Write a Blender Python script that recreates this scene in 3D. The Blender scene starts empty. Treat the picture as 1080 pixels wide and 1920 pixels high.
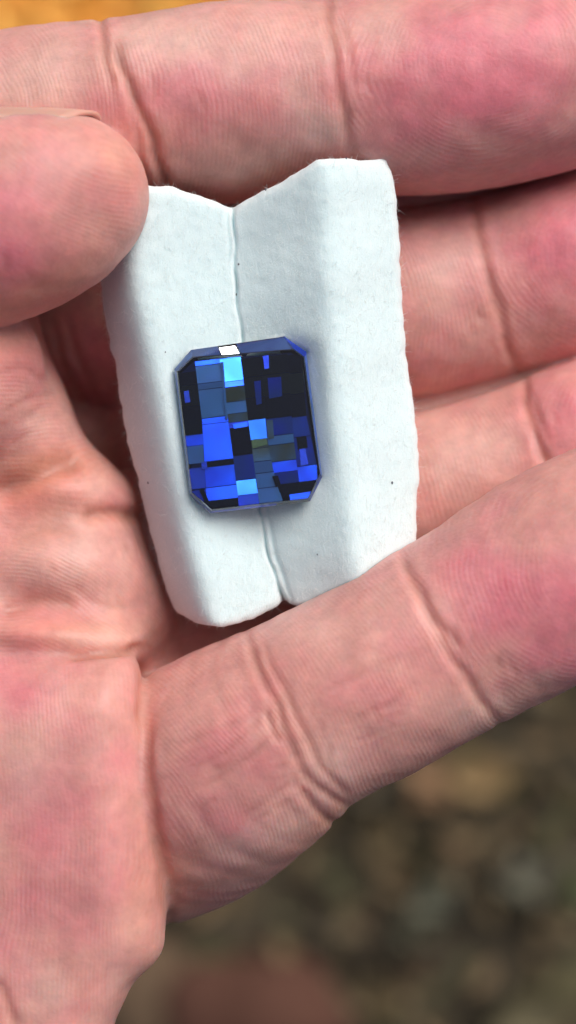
import bpy, bmesh, math, random
import numpy as np
from mathutils import Vector, noise as mnoise

random.seed(7)
rng = np.random.default_rng(7)
R = math.radians
U = 5e-5            # one working unit is 0.05 mm
H = 3400.0          # camera height above the hand's plane, in units

# ------------------------------------------------------------------ camera, sky, sun, exposure
scene = bpy.context.scene
cam_d = bpy.data.cameras.new('camera')
cam = bpy.data.objects.new('camera', cam_d)
scene.collection.objects.link(cam)
scene.camera = cam
cam.location = (0, 0, H * U)
cam_d.sensor_fit = 'VERTICAL'
cam_d.sensor_height = 36.0
cam_d.lens = 36.0 * H / 1920.0
cam_d.clip_start = 0.005
cam_d.clip_end = 50
cam_d.dof.use_dof = True
cam_d.dof.focus_distance = (H - 40) * U
cam_d.dof.aperture_fstop = cam_d.lens / 4.8

SUN_AZ, SUN_EL = R(36), R(46)          # azimuth from +Y (up in the frame) towards +X
sun_vec = Vector((math.sin(SUN_AZ) * math.cos(SUN_EL), math.cos(SUN_AZ) * math.cos(SUN_EL), math.sin(SUN_EL)))
world = bpy.data.worlds.new('World')
scene.world = world
world.use_nodes = True
wn = world.node_tree
sky = wn.nodes.new('ShaderNodeTexSky')
sky.sky_type = 'NISHITA'
sky.sun_disc = False
sky.sun_elevation = SUN_EL
sky.sun_rotation = SUN_AZ
sky.dust_density = 5.0
sky.air_density = 0.6
sky.ozone_density = 0.5
wn.links.new(sky.outputs[0], wn.nodes['Background'].inputs[0])
wn.nodes['Background'].inputs[1].default_value = 0.068
sun_d = bpy.data.lights.new('sun', 'SUN')
sun_d.energy = 2.35
sun_d.angle = R(38)
sun_d.color = (1.0, 0.985, 0.94)
sun = bpy.data.objects.new('sun', sun_d)
scene.collection.objects.link(sun)
sun.rotation_euler = (-sun_vec).to_track_quat('-Z', 'Y').to_euler()
vs = scene.view_settings
vs.view_transform = 'Standard'
vs.look = 'None'
vs.gamma = 1
vs.use_curve_mapping = False
vs.exposure = 0.25
scene.cycles.use_denoising = True
scene.cycles.max_bounces = 12
scene.cycles.transmission_bounces = 10
scene.cycles.glossy_bounces = 6

# ------------------------------------------------------------------ helpers
def P(px, py, z):
    """point of the place at height z (units), in metres"""
    s = (1 - z / H)
    return ((px - 540) * s * U, -(py - 960) * s * U, z * U)

def PU(px, py, z):
    s = (1 - z / H)
    return np.array([(px - 540) * s, -(py - 960) * s, z])

def link(o, parent=None):
    scene.collection.objects.link(o)
    if parent:
        o.parent = parent
    return o

def mesh_obj(name, verts, faces, mat, parent=None, smooth=True):
    me = bpy.data.meshes.new(name)
    me.from_pydata([tuple(v) for v in verts], [], faces)
    me.update()
    if smooth:
        me.shade_smooth()
    if mat:
        me.materials.append(mat)
    return link(bpy.data.objects.new(name, me), parent)

def tag(o, label=None, cat=None, kind=None, group=None):
    if label: o['label'] = label
    if cat: o['category'] = cat
    if kind: o['kind'] = kind
    if group: o['group'] = group
    return o

def mat_new(name):
    m = bpy.data.materials.new(name)
    m.use_nodes = True
    nt = m.node_tree
    return m, nt, nt.nodes['Principled BSDF']

def nd(nt, typ, **kw):
    n = nt.nodes.new(typ)
    for k, v in kw.items():
        if k == 'inp':
            for a, b in v.items():
                n.inputs[a].default_value = b
        else:
            setattr(n, k, v)
    return n

def math_node(nt, op, a, b=None):
    n = nt.nodes.new('ShaderNodeMath'); n.operation = op
    for i, v in enumerate((a, b)):
        if v is None: continue
        if isinstance(v, (int, float)): n.inputs[i].default_value = v
        else: nt.links.new(v, n.inputs[i])
    return n.outputs[0]

def mix_col(nt, fac, a, b):
    n = nt.nodes.new('ShaderNodeMix'); n.data_type = 'RGBA'
    for k, v in (('Factor', fac),):
        if isinstance(v, (int, float)): n.inputs[0].default_value = v
        else: nt.links.new(v, n.inputs[0])
    for i, v in ((6, a), (7, b)):
        if isinstance(v, tuple): n.inputs[i].default_value = (*v, 1)
        else: nt.links.new(v, n.inputs[i])
    return n.outputs[2]

def noise_node(nt, scale, detail=3, rough=.5, vec=None):
    n = nd(nt, 'ShaderNodeTexNoise', inp={'Scale': scale, 'Detail': detail, 'Roughness': rough})
    if vec is not None: nt.links.new(vec, n.inputs['Vector'])
    return n

def ramp(nt, fac, stops):
    n = nt.nodes.new('ShaderNodeValToRGB')
    while len(n.color_ramp.elements) < len(stops): n.color_ramp.elements.new(.5)
    for e, (p, c) in zip(n.color_ramp.elements, stops):
        e.position = p; e.color = (*c, 1) if len(c) == 3 else c
    nt.links.new(fac, n.inputs[0])
    return n.outputs[0]

# ------------------------------------------------------------------ ground far below the hand
GZ = -15000.0
def ground_material():
    m, nt, b = mat_new('leafy_soil')
    tc = nt.nodes.new('ShaderNodeTexCoord')
    n1 = noise_node(nt, 14, 4, .6, tc.outputs['Object'])
    n2 = noise_node(nt, 55, 3, .6, tc.outputs['Object'])
    c1 = ramp(nt, n1.outputs[0], [(.32, (.022, .018, .011)), (.5, (.055, .040, .022)), (.62, (.062, .050, .026)), (.8, (.13, .105, .06))])
    c2 = ramp(nt, n2.outputs[0], [(.35, (.022, .018, .012)), (.65, (.12, .095, .06))])
    nt.links.new(mix_col(nt, .4, c1, c2), b.inputs['Base Color'])
    b.inputs['Roughness'].default_value = .95
    bp = nd(nt, 'ShaderNodeBump', inp={'Strength': .8, 'Distance': .01})
    nt.links.new(n2.outputs[0], bp.inputs['Height']); nt.links.new(bp.outputs[0], b.inputs['Normal'])
    return m

n = 60
gv, gf = [], []
for j in range(n + 1):
    for i in range(n + 1):
        a = (i / n - .5); c = (j / n - .5)
        x = math.copysign(abs(2 * a) ** 2.2, a) * 6; y = math.copysign(abs(2 * c) ** 2.2, c) * 6
        gv.append((x, y, GZ * U + .012 * mnoise.noise(Vector((x * 6, y * 6, 0)))))
for j in range(n):
    for i in range(n):
        k = j * (n + 1) + i
        gf.append((k, k + 1, k + n + 2, k + n + 1))
ground = mesh_obj('ground', gv, gf, ground_material())
tag(ground, kind='structure')

# leaf litter: dry leaves too many to count, colour carried per leaf
def leaf_material():
    m, nt, b = mat_new('dry_leaf')
    at = nd(nt, 'ShaderNodeAttribute', attribute_name='leaf_tint')
    nt.links.new(at.outputs['Color'], b.inputs['Base Color'])
    b.inputs['Roughness'].default_value = .7
    return m
lv, lf, lc = [], [], []
def add_leaf(px, py, size, tint, up=0.0, lean=.5):
    x, y, z = P(px, py, GZ)
    z += .018 + up
    a = random.uniform(0, 6.28)
    ca, sa = math.cos(a), math.sin(a)
    base = len(lv)
    tiltx, tilty = random.uniform(-lean, lean), random.uniform(-lean, lean)
    prof = [(-1, 0), (-.6, .42), (-.1, .58), (.45, .38), (1, 0), (.45, -.38), (-.1, -.58), (-.6, -.42)]
    pts = [(0, 0)] + prof
    for u, v in pts:
        X, Y = u * size, v * size
        Z = X * tiltx + Y * tilty + abs(v) * size * .5
        lv.append((x + ca * X - sa * Y, y + sa * X + ca * Y, z + Z + size * .4))
        lc.append(tint)
    for k in range(8):
        lf.append((base, base + 1 + k, base + 1 + (k + 1) % 8))
dull = [(.125, .080, .036), (.09, .064, .029), (.15, .098, .045), (.07, .064, .025), (.18, .128, .062), (.08, .048, .025), (.052, .039, .02), (.056, .042, .021)]
for k in range(1800):
    px, py = random.uniform(-500, 1600), random.uniform(300, 2500)
    add_leaf(px, py, random.uniform(.004, .012), random.choice(dull))
warm = [(.92, .47, .08), (.88, .38, .05), (.92, .54, .12), (.80, .33, .05), (.92, .43, .07)]
for k in range(900):
    px, py = random.gauss(60, 240), random.gauss(-90, 110)
    add_leaf(px, py, random.uniform(.008, .02), random.choice(warm), random.uniform(0, .01), .2)
for px, py, s, t in [(890, 1440, .018, (.26, .17, .075)), (800, 1440, .013, (.22, .12, .055)), (965, 1615, .014, (.17, .16, .11)),
                     (800, 1660, .014, (.10, .10, .065)), (1065, 1640, .012, (.07, .08, .03)), (1060, 1800, .02, (.16, .14, .07)),
                     (980, 1850, .022, (.12, .10, .05)), (760, 1720, .012, (.06, .055, .03)), (700, 1560, .012, (.10, .07, .03))]:
    for q in range(3):
        add_leaf(px + random.uniform(-12, 12), py + random.uniform(-12, 12), s, t, .012 + .002 * q)
leaves = mesh_obj('leaf_litter', lv, lf, leaf_material(), smooth=False)
ca_ = leaves.data.color_attributes.new('leaf_tint', 'FLOAT_COLOR', 'POINT')
ca_.data.foreach_set('color', np.array([(*c, 1) for c in lc], dtype=np.float32).ravel())
tag(leaves, 'dry brown and orange leaf litter scattered on the ground below the hand', 'leaf litter', kind='stuff')

def clod(name, px, py, rx, ry, rz, col, label, cat, seed):
    bm = bmesh.new()
    bmesh.ops.create_icosphere(bm, subdivisions=4, radius=1)
    x, y, z = P(px, py, GZ)
    for v in bm.verts:
        f = 1 + .22 * mnoise.noise(v.co * 1.6 + Vector((seed, 0, 0))) + .06 * mnoise.noise(v.co * 6)
        v.co = Vector((v.co.x * rx * f, v.co.y * ry * f, v.co.z * rz * f))
    me = bpy.data.meshes.new(name); bm.to_mesh(me); bm.free(); me.shade_smooth()
    m, nt, b = mat_new(name)
    nn = noise_node(nt, 60, 4)
    nt.links.new(mix_col(nt, nn.outputs[0], tuple(c * .7 for c in col), tuple(c * 1.3 for c in col)), b.inputs['Base Color'])
    b.inputs['Roughness'].default_value = .9
    me.materials.append(m)
    o = link(bpy.data.objects.new(name, me)); o.location = (x, y, z + rz * .6)
    return tag(o, label, cat)
clod('clay_clod', 480, 1900, .05, .036, .03, (.085, .033, .02), 'dark red clay clod lying on the ground below the hand', 'clod', 3)
clod('earth_clod', 290, 1870, .034, .032, .02, (.10, .062, .035), 'brown earth clod lying beside the dark red clod', 'clod', 9)

# ------------------------------------------------------------------ the hand: one continuous mesh from a distance field
def catmull(pts, per=5):
    pts = np.array(pts, float)
    ext = np.vstack([2 * pts[0] - pts[1], pts, 2 * pts[-1] - pts[-2]])
    out = []
    for i in range(1, len(ext) - 2):
        p0, p1, p2, p3 = ext[i - 1:i + 3]
        for k in range(per):
            t = k / per
            out.append(.5 * ((2 * p1) + (p2 - p0) * t + (2 * p0 - 5 * p1 + 4 * p2 - p3) * t * t + (3 * p1 - p0 - 3 * p2 + p3) * t ** 3))
    out.append(pts[-1])
    return np.array(out)

def to_u(pts):
    return np.array([[*PU(a[0], a[1], a[2]), a[3]] for a in pts])

FINGERS = {
 'index': [(-320, 420, -250, 175), (-150, 300, -190, 180), (0, 243, -145, 184), (195, 218, -112, 180), (420, 195, -108, 190), (625, 180, -112, 184), (850, 168, -118, 197), (1080, 125, -130, 186), (1230, 95, -150, 150)],
 'middle': [(-150, 650, -560, 170), (60, 625, -510, 180), (400, 600, -385, 196), (700, 580, -335, 196), (920, 540, -328, 190), (1080, 490, -312, 188), (1250, 440, -320, 150)],
 'ring': [(-100, 1120, -430, 165), (180, 1050, -375, 168), (500, 990, -335, 172), (780, 937, -312, 171), (985, 872, -292, 165), (1110, 825, -280, 168), (1260, 775, -285, 140)],
 'little': [(90, 1560, -380, 180), (265, 1528, -240, 222), (410, 1440, -80, 226), (570, 1343, -12, 190), (720, 1262, -2, 188), (868, 1180, 2, 186), (1000, 1104, 4, 198), (1110, 1040, 0, 200), (1280, 945, -20, 165)],
 'thumb': [(-420, 560, -60, 215), (-220, 470, 30, 200), (-60, 425, 85, 192), (50, 395, 100, 178), (130, 366, 100, 147)],
}
PALM = [  # px, py, z, rx, ry, rz, turn (deg)
 (-60, 690, -40, 138, 165, 160, 0), (10, 800, -125, 120, 75, 130, 22), (105, 912, -150, 150, 64, 125, 12),
 (100, 1056, -110, 158, 92, 125, 5), (190, 1120, -225, 165, 120, 140, 30), (80, 1186, -80, 185, 46, 125, 3),
 (-200, 1250, -150, 280, 800, 215, 0), (150, 850, -560, 270, 430, 190, 0), (250, 1270, -330, 170, 170, 150, 0), (400, 1200, -350, 230, 170, 150, 0)]
PALM_K = (0, 60, 60, 60, 95, 55, 60, 30, 40, 30)
# broad pads of the palm: outline, middle height, half thickness, edge rounding, slope along x and y
PADS = [([(-420, 560), (58, 560), (66, 612), (78, 662), (120, 740), (152, 812), (208, 862), (248, 902), (264, 940), (256, 968), (264, 1030), (272, 1090), (270, 1180), (262, 1245), (-420, 1270)], -185, 135, 115, .0, .06, 50),
        ([(-420, 1222), (60, 1232), (140, 1236), (214, 1230), (258, 1243), (276, 1300), (286, 1380), (298, 1460), (314, 1600), (322, 1735), (310, 1785), (255, 1834), (238, 1874), (216, 1920), (205, 2020), (-420, 2020)], 5, 142, 128, .10, .02, 46)]

VOX = 5.5
lo = np.array([-760., -1110., -790.]); hi = np.array([700., 1060., 330.])
dims = np.ceil((hi - lo) / VOX).astype(int) + 1
gx = (lo[0] + VOX * np.arange(dims[0])).astype(np.float32)
gy = (lo[1] + VOX * np.arange(dims[1])).astype(np.float32)
gz = (lo[2] + VOX * np.arange(dims[2])).astype(np.float32)
BIG = np.float32(90)

def box_of(mn, mx):
    a = np.clip(np.floor((mn - lo) / VOX).astype(int), 0, dims)
    b = np.clip(np.ceil((mx - lo) / VOX).astype(int) + 1, 0, dims)
    return tuple(slice(int(p), int(q)) for p, q in zip(a, b))

def chain_field(pts4):
    f = np.full(dims, BIG, np.float32)
    c = catmull(to_u(pts4))
    for p, q in zip(c[:-1], c[1:]):
        r = max(p[3], q[3]) + 70
        sl = box_of(np.minimum(p[:3], q[:3]) - r, np.maximum(p[:3], q[:3]) + r)
        X = gx[sl[0]][:, None, None]; Y = gy[sl[1]][None, :, None]; Z = gz[sl[2]][None, None, :]
        d = (q - p)[:3]; L = float(d @ d)
        t = ((X - p[0]) * d[0] + (Y - p[1]) * d[1] + (Z - p[2]) * d[2]) / L
        t = np.clip(t, 0, 1).astype(np.float32)
        dist = np.sqrt((X - p[0] - t * d[0]) ** 2 + (Y - p[1] - t * d[1]) ** 2 + (Z - p[2] - t * d[2]) ** 2) - (p[3] + t * (q[3] - p[3]))
        f[sl] = np.minimum(f[sl], dist)
    return f

def ell_field(e):
    px, py, z, rx, ry, rz, turn = e
    c = PU(px, py, z)
    f = np.full(dims, BIG, np.float32)
    m = max(rx, ry) + 70
    sl = box_of(c - [m, m, rz + 70], c + [m, m, rz + 70])
    X = gx[sl[0]][:, None, None] - c[0]; Y = gy[sl[1]][None, :, None] - c[1]; Z = gz[sl[2]][None, None, :] - c[2]
    a = R(-turn); ca, sa = math.cos(a), math.sin(a)
    A = (X * ca + Y * sa) ; B = (-X * sa + Y * ca)
    k0 = np.sqrt((A / rx) ** 2 + (B / ry) ** 2 + (Z / rz) ** 2)
    k1 = np.sqrt((A / rx ** 2) ** 2 + (B / ry ** 2) ** 2 + (Z / rz ** 2) ** 2) + 1e-6
    f[sl] = np.minimum(BIG, (k0 * (k0 - 1) / k1)).astype(np.float32)
    return f

def smin(a, b, k):
    h = np.clip(k - np.abs(a - b), 0, None) / k
    return np.minimum(a, b) - h * h * k * np.float32(.25)

palm = None
for e, k in zip(PALM, PALM_K):
    f = ell_field(e)
    palm = f if palm is None else smin(palm, f, np.float32(k))
def pad_field(outline, zc, h, r, sx, sy):
    sc = 1 - zc / H
    X = gx[:, None] / sc + 540; Y = 960 - gy[None, :] / sc
    d2 = np.full(X.shape[:1] + Y.shape[1:], 1e9); ins = np.zeros(d2.shape, bool)
    for (ax, ay), (bx, by) in zip(outline, outline[1:] + outline[:1]):
        dx, dy = bx - ax, by - ay
        t = np.clip(((X - ax) * dx + (Y - ay) * dy) / (dx * dx + dy * dy), 0, 1)
        d2 = np.minimum(d2, np.hypot(X - ax - t * dx, Y - ay - t * dy))
        if dy: ins ^= ((ay > Y) != (by > Y)) & (X < dx * (Y - ay) / dy + ax)
    d2 = np.where(ins, -d2, d2)
    for _ in range(14):      # soften the corners of the outline
        d2[1:-1] = .25 * d2[:-2] + .5 * d2[1:-1] + .25 * d2[2:]
        d2[:, 1:-1] = .25 * d2[:, :-2] + .5 * d2[:, 1:-1] + .25 * d2[:, 2:]
    ctr = zc + sx * np.clip(X - 150, -400, 60) + sy * (Y - outline[0][1] - 300) - .00012 * np.clip(-d2, 0, 300) ** 2 * 0
    a = (d2 + r).astype(np.float32)[:, :, None]
    b = (np.abs(gz[None, None, :] - ctr.astype(np.float32)[:, :, None]) - np.float32(h - r))
    f = np.sqrt(np.maximum(a, 0) ** 2 + np.maximum(b, 0) ** 2) + np.minimum(np.maximum(a, b), 0) - np.float32(r)
    return np.minimum(f, BIG).astype(np.float32)
for ol, zc_, h_, r_, sx_, sy_, k_ in PADS:
    palm = smin(palm, pad_field(ol, zc_, h_, r_, sx_, sy_), np.float32(k_))
fields = {k: chain_field(v) for k, v in FINGERS.items()}
body = smin(palm, chain_field([(250, 430, -470, 150), (800, 370, -430, 150), (1250, 270, -400, 140)]), np.float32(20))
body = smin(body, chain_field([(300, 800, -480, 150), (800, 750, -450, 150), (1250, 620, -430, 150)]), np.float32(20))
body = smin(body, fields['thumb'], np.float32(14))
body = smin(body, fields['index'], np.float32(8))
body = smin(body, fields['middle'], np.float32(10))
body = smin(body, fields['ring'], np.float32(10))
body = smin(body, fields['little'], np.float32(13))

def surface_nets(f):
    s = f < 0
    nx, ny, nz = f.shape
    cnt = np.zeros((nx - 1, ny - 1, nz - 1), np.int8)
    for i in (0, 1):
        for j in (0, 1):
            for k in (0, 1):
                cnt += s[i:nx - 1 + i, j:ny - 1 + j, k:nz - 1 + k]
    act = (cnt > 0) & (cnt < 8)
    idx = np.argwhere(act)
    vid = np.full(act.shape, -1, np.int32)
    vid[tuple(idx.T)] = np.arange(len(idx))
    corner = {(i, j, k): f[idx[:, 0] + i, idx[:, 1] + j, idx[:, 2] + k] for i in (0, 1) for j in (0, 1) for k in (0, 1)}
    acc = np.zeros((len(idx), 3)); num = np.zeros(len(idx))
    for a in corner:
        for ax in range(3):
            if a[ax] == 0:
                b = list(a); b[ax] = 1; b = tuple(b)
                fa, fb = corner[a], corner[b]
                cr = (fa < 0) != (fb < 0)
                t = np.where(cr, fa / np.where(cr, fa - fb, 1), 0)
                pt = np.tile(np.array(a, float), (len(idx), 1)); pt[:, ax] += t
                acc[cr] += pt[cr]; num[cr] += 1
    verts = (idx + acc / num[:, None]) * VOX + lo
    quads = []
    for ax in range(3):
        o1, o2 = [(1, 2), (2, 0), (0, 1)][ax]
        sl0 = [slice(1, -1)] * 3; sl1 = [slice(1, -1)] * 3
        sl0[ax] = slice(0, f.shape[ax] - 1); sl1[ax] = slice(1, f.shape[ax])
        a = s[tuple(sl0)]; b = s[tuple(sl1)]
        for flip, msk in ((False, a & ~b), (True, ~a & b)):
            e = np.argwhere(msk)
            for o in (0, 1, 2):
                if o != ax: e[:, o] += 1
            e1 = np.zeros(3, int); e1[o1] = 1
            e2 = np.zeros(3, int); e2[o2] = 1
            q = [vid[tuple((e - c).T)] for c in (e1 + e2, e2, np.zeros(3, int), e1)]
            q = np.stack(q if not flip else q[::-1], 1)
            quads.append(q)
    return verts, np.vstack(quads)

V, Q = surface_nets(body)
good = (Q >= 0).all(1)
Q = Q[good]

def sample(fld, p):
    g = (p - lo) / VOX
    i = np.clip(np.floor(g).astype(int), 0, dims - 2)
    t = g - i
    out = 0
    for a in (0, 1):
        for b in (0, 1):
            for c in (0, 1):
                w = (t[:, 0] if a else 1 - t[:, 0]) * (t[:, 1] if b else 1 - t[:, 1]) * (t[:, 2] if c else 1 - t[:, 2])
                out = out + w * fld[i[:, 0] + a, i[:, 1] + b, i[:, 2] + c]
    return out

def normals(V, Q):
    nrm = np.zeros_like(V)
    d1 = V[Q[:, 2]] - V[Q[:, 0]]; d2 = V[Q[:, 3]] - V[Q[:, 1]]
    fn = np.cross(d1, d2)
    for k in range(4):
        for ax in range(3):
            nrm[:, ax] += np.bincount(Q[:, k], fn[:, ax], len(V))
    return nrm / (np.linalg.norm(nrm, axis=1)[:, None] + 1e-9)

def relax(V, Q, it, lam=.5):
    for _ in range(it):
        acc = np.zeros_like(V); c = np.zeros(len(V))
        for a, b in ((0, 1), (1, 2), (2, 3), (3, 0)):
            for x, y in ((a, b), (b, a)):
                for ax in range(3):
                    acc[:, ax] += np.bincount(Q[:, x], V[Q[:, y], ax], len(V))
                c += np.bincount(Q[:, x], minlength=len(V))
        V = V + lam * (acc / np.maximum(c, 1)[:, None] - V)
    return V
V = relax(V, Q, 3)
N = normals(V, Q)

names = ['palm', 'thumb', 'index', 'middle', 'ring', 'little']
fv = np.stack([sample(palm, V)] + [sample(fields[k], V) for k in names[1:]], 1)
region = fv.argmin(1)

def to_px(V):
    s = 1 - V[:, 2] / H
    return V[:, 0] / s + 540, 960 - V[:, 1] / s
px, py = to_px(V)

# soft unevenness of flesh
def waves(x, y, z, seed, n, fmin, fmax):
    r = np.random.default_rng(seed); o = 0
    for _ in range(n):
        k = r.normal(size=3); k *= r.uniform(fmin, fmax) / np.linalg.norm(k)
        o = o + np.sin(k[0] * x + k[1] * y + k[2] * z + r.uniform(0, 6.28))
    return o / math.sqrt(n)
inner_ = np.clip((fv[:, 1:].min(1) - fv[:, 0]) / 70, 0, 1)
disp = 5 * waves(*V.T, 3, 8, .006, .014) * inner_ + 2.6 * waves(*V.T, 1, 10, .015, .04) + .6 * waves(*V.T, 2, 14, .06, .16)

def poly_dist(px, py, line):
    best = np.full(len(px), 1e9); along = np.zeros(len(px))
    ln = catmull(np.array([(a, b, 0, 0) for a, b in line], float), 4)[:, :2]
    tot = len(ln) - 1
    for i, (p, q) in enumerate(zip(ln[:-1], ln[1:])):
        d = q - p; L = d @ d
        t = np.clip(((px - p[0]) * d[0] + (py - p[1]) * d[1]) / L, 0, 1)
        ds = np.hypot(px - p[0] - t * d[0], py - p[1] - t * d[1])
        m = ds < best
        best[m] = ds[m]; along[m] = (i + t[m]) / tot
    return best, along

CREASES = [  # region, line, depth, width, taper
 ('index', [(186, 22), (192, 70), (203, 125), (214, 170)], 8, 8),
 ('index', [(219, 85), (232, 140), (262, 205), (285, 262), (302, 320), (316, 370)], 13, 9),
 ('index', [(245, 195), (256, 235), (262, 290), (280, 345)], 5, 7),
 ('index', [(612, -20), (620, 60), (630, 130), (643, 200), (660, 290)], 7, 10),
 ('index', [(640, 40), (655, 110), (668, 170)], 3, 8),
 ('middle', [(880, 360), (898, 430), (910, 500), (930, 570), (950, 640), (975, 710)], 7, 9),
 ('middle', [(905, 495), (935, 560), (945, 605)], 5, 8),
 ('ring', [(985, 705), (990, 770), (1010, 830), (1032, 880)], 9, 9),
 ('ring', [(1002, 740), (1012, 790), (1035, 830)], 4, 7),
 ('little', [(462, 1180), (475, 1230), (500, 1284), (520, 1325), (553, 1419), (586, 1467), (622, 1496), (670, 1520)], 6.5, 8),
 ('little', [(485, 1195), (525, 1280), (561, 1353), (582, 1402), (626, 1467), (660, 1495)], 5, 7),
 ('little', [(496, 1332), (512, 1366), (528, 1396)], 7, 7),
 ('little', [(560, 1468), (586, 1512), (622, 1540), (650, 1548)], 7, 8),
 ('little', [(752, 1030), (772, 1088), (806, 1158), (848, 1230), (890, 1295), (940, 1365)], 7.5, 9),
 ('little', [(785, 1095), (820, 1165), (870, 1220)], 5, 8),
 ('little', [(358, 1439), (420, 1412), (492, 1345)], 2.5, 6), ('little', [(375, 1480), (440, 1440), (510, 1385)], 2.8, 6),
 ('little', [(340, 1395), (410, 1372), (480, 1330)], 2, 6), ('little', [(450, 1540), (520, 1490), (570, 1440)], 2, 6),
 ('little', [(600, 1300), (680, 1265), (740, 1230)], 2, 6), ('little', [(640, 1360), (720, 1325), (790, 1270)], 1.6, 6),
 ('palm', [(120, 1238), (170, 1232), (215, 1226), (275, 1212)], 13, 9),
 ('palm', [(-30, 925), (40, 905), (100, 878), (160, 856)], 22, 22),
 ('palm', [(150, 968), (220, 962), (275, 968)], 14, 12),
 ('palm', [(-10, 1840), (12, 1880), (30, 1930)], 7, 10),
 ('palm', [(0, 700), (40, 690), (80, 715)], 3, 6), ('palm', [(10, 770), (60, 745), (100, 740)], 2.5, 6),
 ('palm', [(130, 1100), (180, 1130), (240, 1140)], 3, 8),
 ('join', [(262, 1235), (268, 1300), (272, 1370), (280, 1450), (296, 1580), (308, 1660), (318, 1745)], 10, 12),
 ('palm', [(20, 1010), (90, 990), (150, 1000)], 3, 9), ('palm', [(0, 1150), (70, 1128), (150, 1135)], 8, 14),
 ('thumb', [(-60, 590), (0, 520), (10, 470)], 3, 10),
 ('middle', [(95, 590), (120, 680), (170, 780), (240, 860)], 5, 8), ('middle', [(125, 600), (160, 700), (215, 800)], 4, 8),
]
rr_ = random.Random(5)
for reg, ax, ay, dx, dy, n_, sp, L_ in [('little', 575, 1400, -.35, -.94, 9, 60, 70), ('little', 850, 1215, -.45, -.89, 6, 40, 60), ('index', 262, 200, -.3, -.95, 7, 45, 60), ('index', 645, 150, -.1, -1, 5, 35, 70),
                                        ('middle', 930, 560, -.3, -.95, 6, 35, 60), ('ring', 1015, 810, -.3, -.95, 5, 30, 45), ('little', 430, 1450, .85, -.52, 12, 75, 70), ('little', 700, 1330, .85, -.52, 6, 70, 60), ('palm', 60, 760, .8, -.6, 7, 60, 60), ('palm', 200, 1100, .6, .8, 6, 50, 40)]:
    for _ in range(n_):
        cx0, cy0 = ax + rr_.gauss(0, sp), ay + rr_.gauss(0, sp)
        l_ = L_ * rr_.uniform(.4, 1); ex, ey = dx + rr_.gauss(0, .12), dy + rr_.gauss(0, .12)
        CREASES.append((reg, [(cx0 - ex * l_ / 2, cy0 - ey * l_ / 2), (cx0 + rr_.gauss(0, 4), cy0 + rr_.gauss(0, 4)), (cx0 + ex * l_ / 2, cy0 + ey * l_ / 2)], rr_.uniform(1, 2.6), rr_.uniform(4.5, 6.5)))
groove = np.zeros(len(V))
for reg, line, dep, wid in CREASES:
    msk = (np.isin(region, (0, 5)) if reg == 'join' else region == names.index(reg)) & (N[:, 2] > -.35)
    ln = np.array(line)
    msk &= (px > ln[:, 0].min() - 60) & (px < ln[:, 0].max() + 60) & (py > ln[:, 1].min() - 60) & (py < ln[:, 1].max() + 60)
    ii = np.nonzero(msk)[0]
    wob = 1.6 * np.sin(px[ii] * .04 + py[ii] * .05) + .6 * np.sin(px[ii] * .05 - py[ii] * .13)
    d, al = poly_dist(px[ii] + wob, py[ii] - wob * .5, line)
    dep = dep * .68; wid = wid * 1.05
    tp = np.clip(np.minimum(al, 1 - al) * 6 + .25, 0, 1)
    g = np.exp(-(d / wid) ** 2) * tp
    disp[ii] += -dep * g + .14 * dep * np.exp(-((d - 2.2 * wid) / (1.3 * wid)) ** 2) * tp
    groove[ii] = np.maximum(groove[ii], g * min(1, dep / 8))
V = V + N * disp[:, None]

# ridge lines of the skin: a running length whose sine the material turns into fine relief
ph = np.zeros(len(V))
def axis_phase(name, bend):
    r = names.index(name); ii = np.nonzero(region == r)[0]
    c = catmull(np.array([(a[0], a[1], 0, a[3]) for a in FINGERS[name]], float), 5)
    best = np.full(len(ii), 1e9); S = np.zeros(len(ii)); T = np.zeros(len(ii)); s0 = 0
    for p, q in zip(c[:-1], c[1:]):
        d = q[:2] - p[:2]; L = np.hypot(*d)
        t = ((px[ii] - p[0]) * d[0] + (py[ii] - p[1]) * d[1]) / L ** 2
        tc = np.clip(t, 0, 1)
        ds = np.hypot(px[ii] - p[0] - tc * d[0], py[ii] - p[1] - tc * d[1])
        lat = ((px[ii] - p[0]) * -d[1] + (py[ii] - p[1]) * d[0]) / L
        m = ds < best
        best[m] = ds[m]; S[m] = s0 + tc[m] * L; T[m] = lat[m]
        s0 += L
    return ii, S + bend * T * T / 200, S, T
for nm, bend in (('index', .25), ('middle', .2), ('ring', .3), ('little', .15)):
    ii, p_, S, T = axis_phase(nm, bend)
    ph[ii] = p_
def whorl(reg, cx, cy, edge, soft, sx, sy, rot):
    ii = np.nonzero(region == names.index(reg))[0]
    X = px[ii] - cx; Y = py[ii] - cy; a = R(rot)
    A = (X * math.cos(a) + Y * math.sin(a)) / sx; B = (-X * math.sin(a) + Y * math.cos(a)) / sy
    rr = np.sqrt(A * A + B * B + 60)
    w = np.clip((px[ii] - edge) / soft, 0, 1)
    ph[ii] = np.where(w > 0, -rr + 900, ph[ii])
whorl('index', 900, 120, 650, 1, 1.15, .95, -12)
whorl('middle', 1120, 470, 925, 1, 1.1, 1., -15)
whorl('ring', 1190, 800, 1010, 1, 1.1, 1., -18)
ii = np.nonzero(region == 5)[0]
w = ((px[ii] - 860) * .878 + (py[ii] - 1190) * -.478) > 0
cx_, cy_ = 1120, 1060
rr = np.hypot((px[ii] - cx_) / 1.1, py[ii] - cy_)
ph[ii] = np.where(w, 900 - rr, ph[ii])
ii = np.nonzero(region == 1)[0]
ph[ii] = py[ii] * .88 - px[ii] * .5 + .0006 * (px[ii] - 60) ** 2
ii = np.nonzero(region == 0)[0]
X, Y = px[ii], py[ii]
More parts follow.
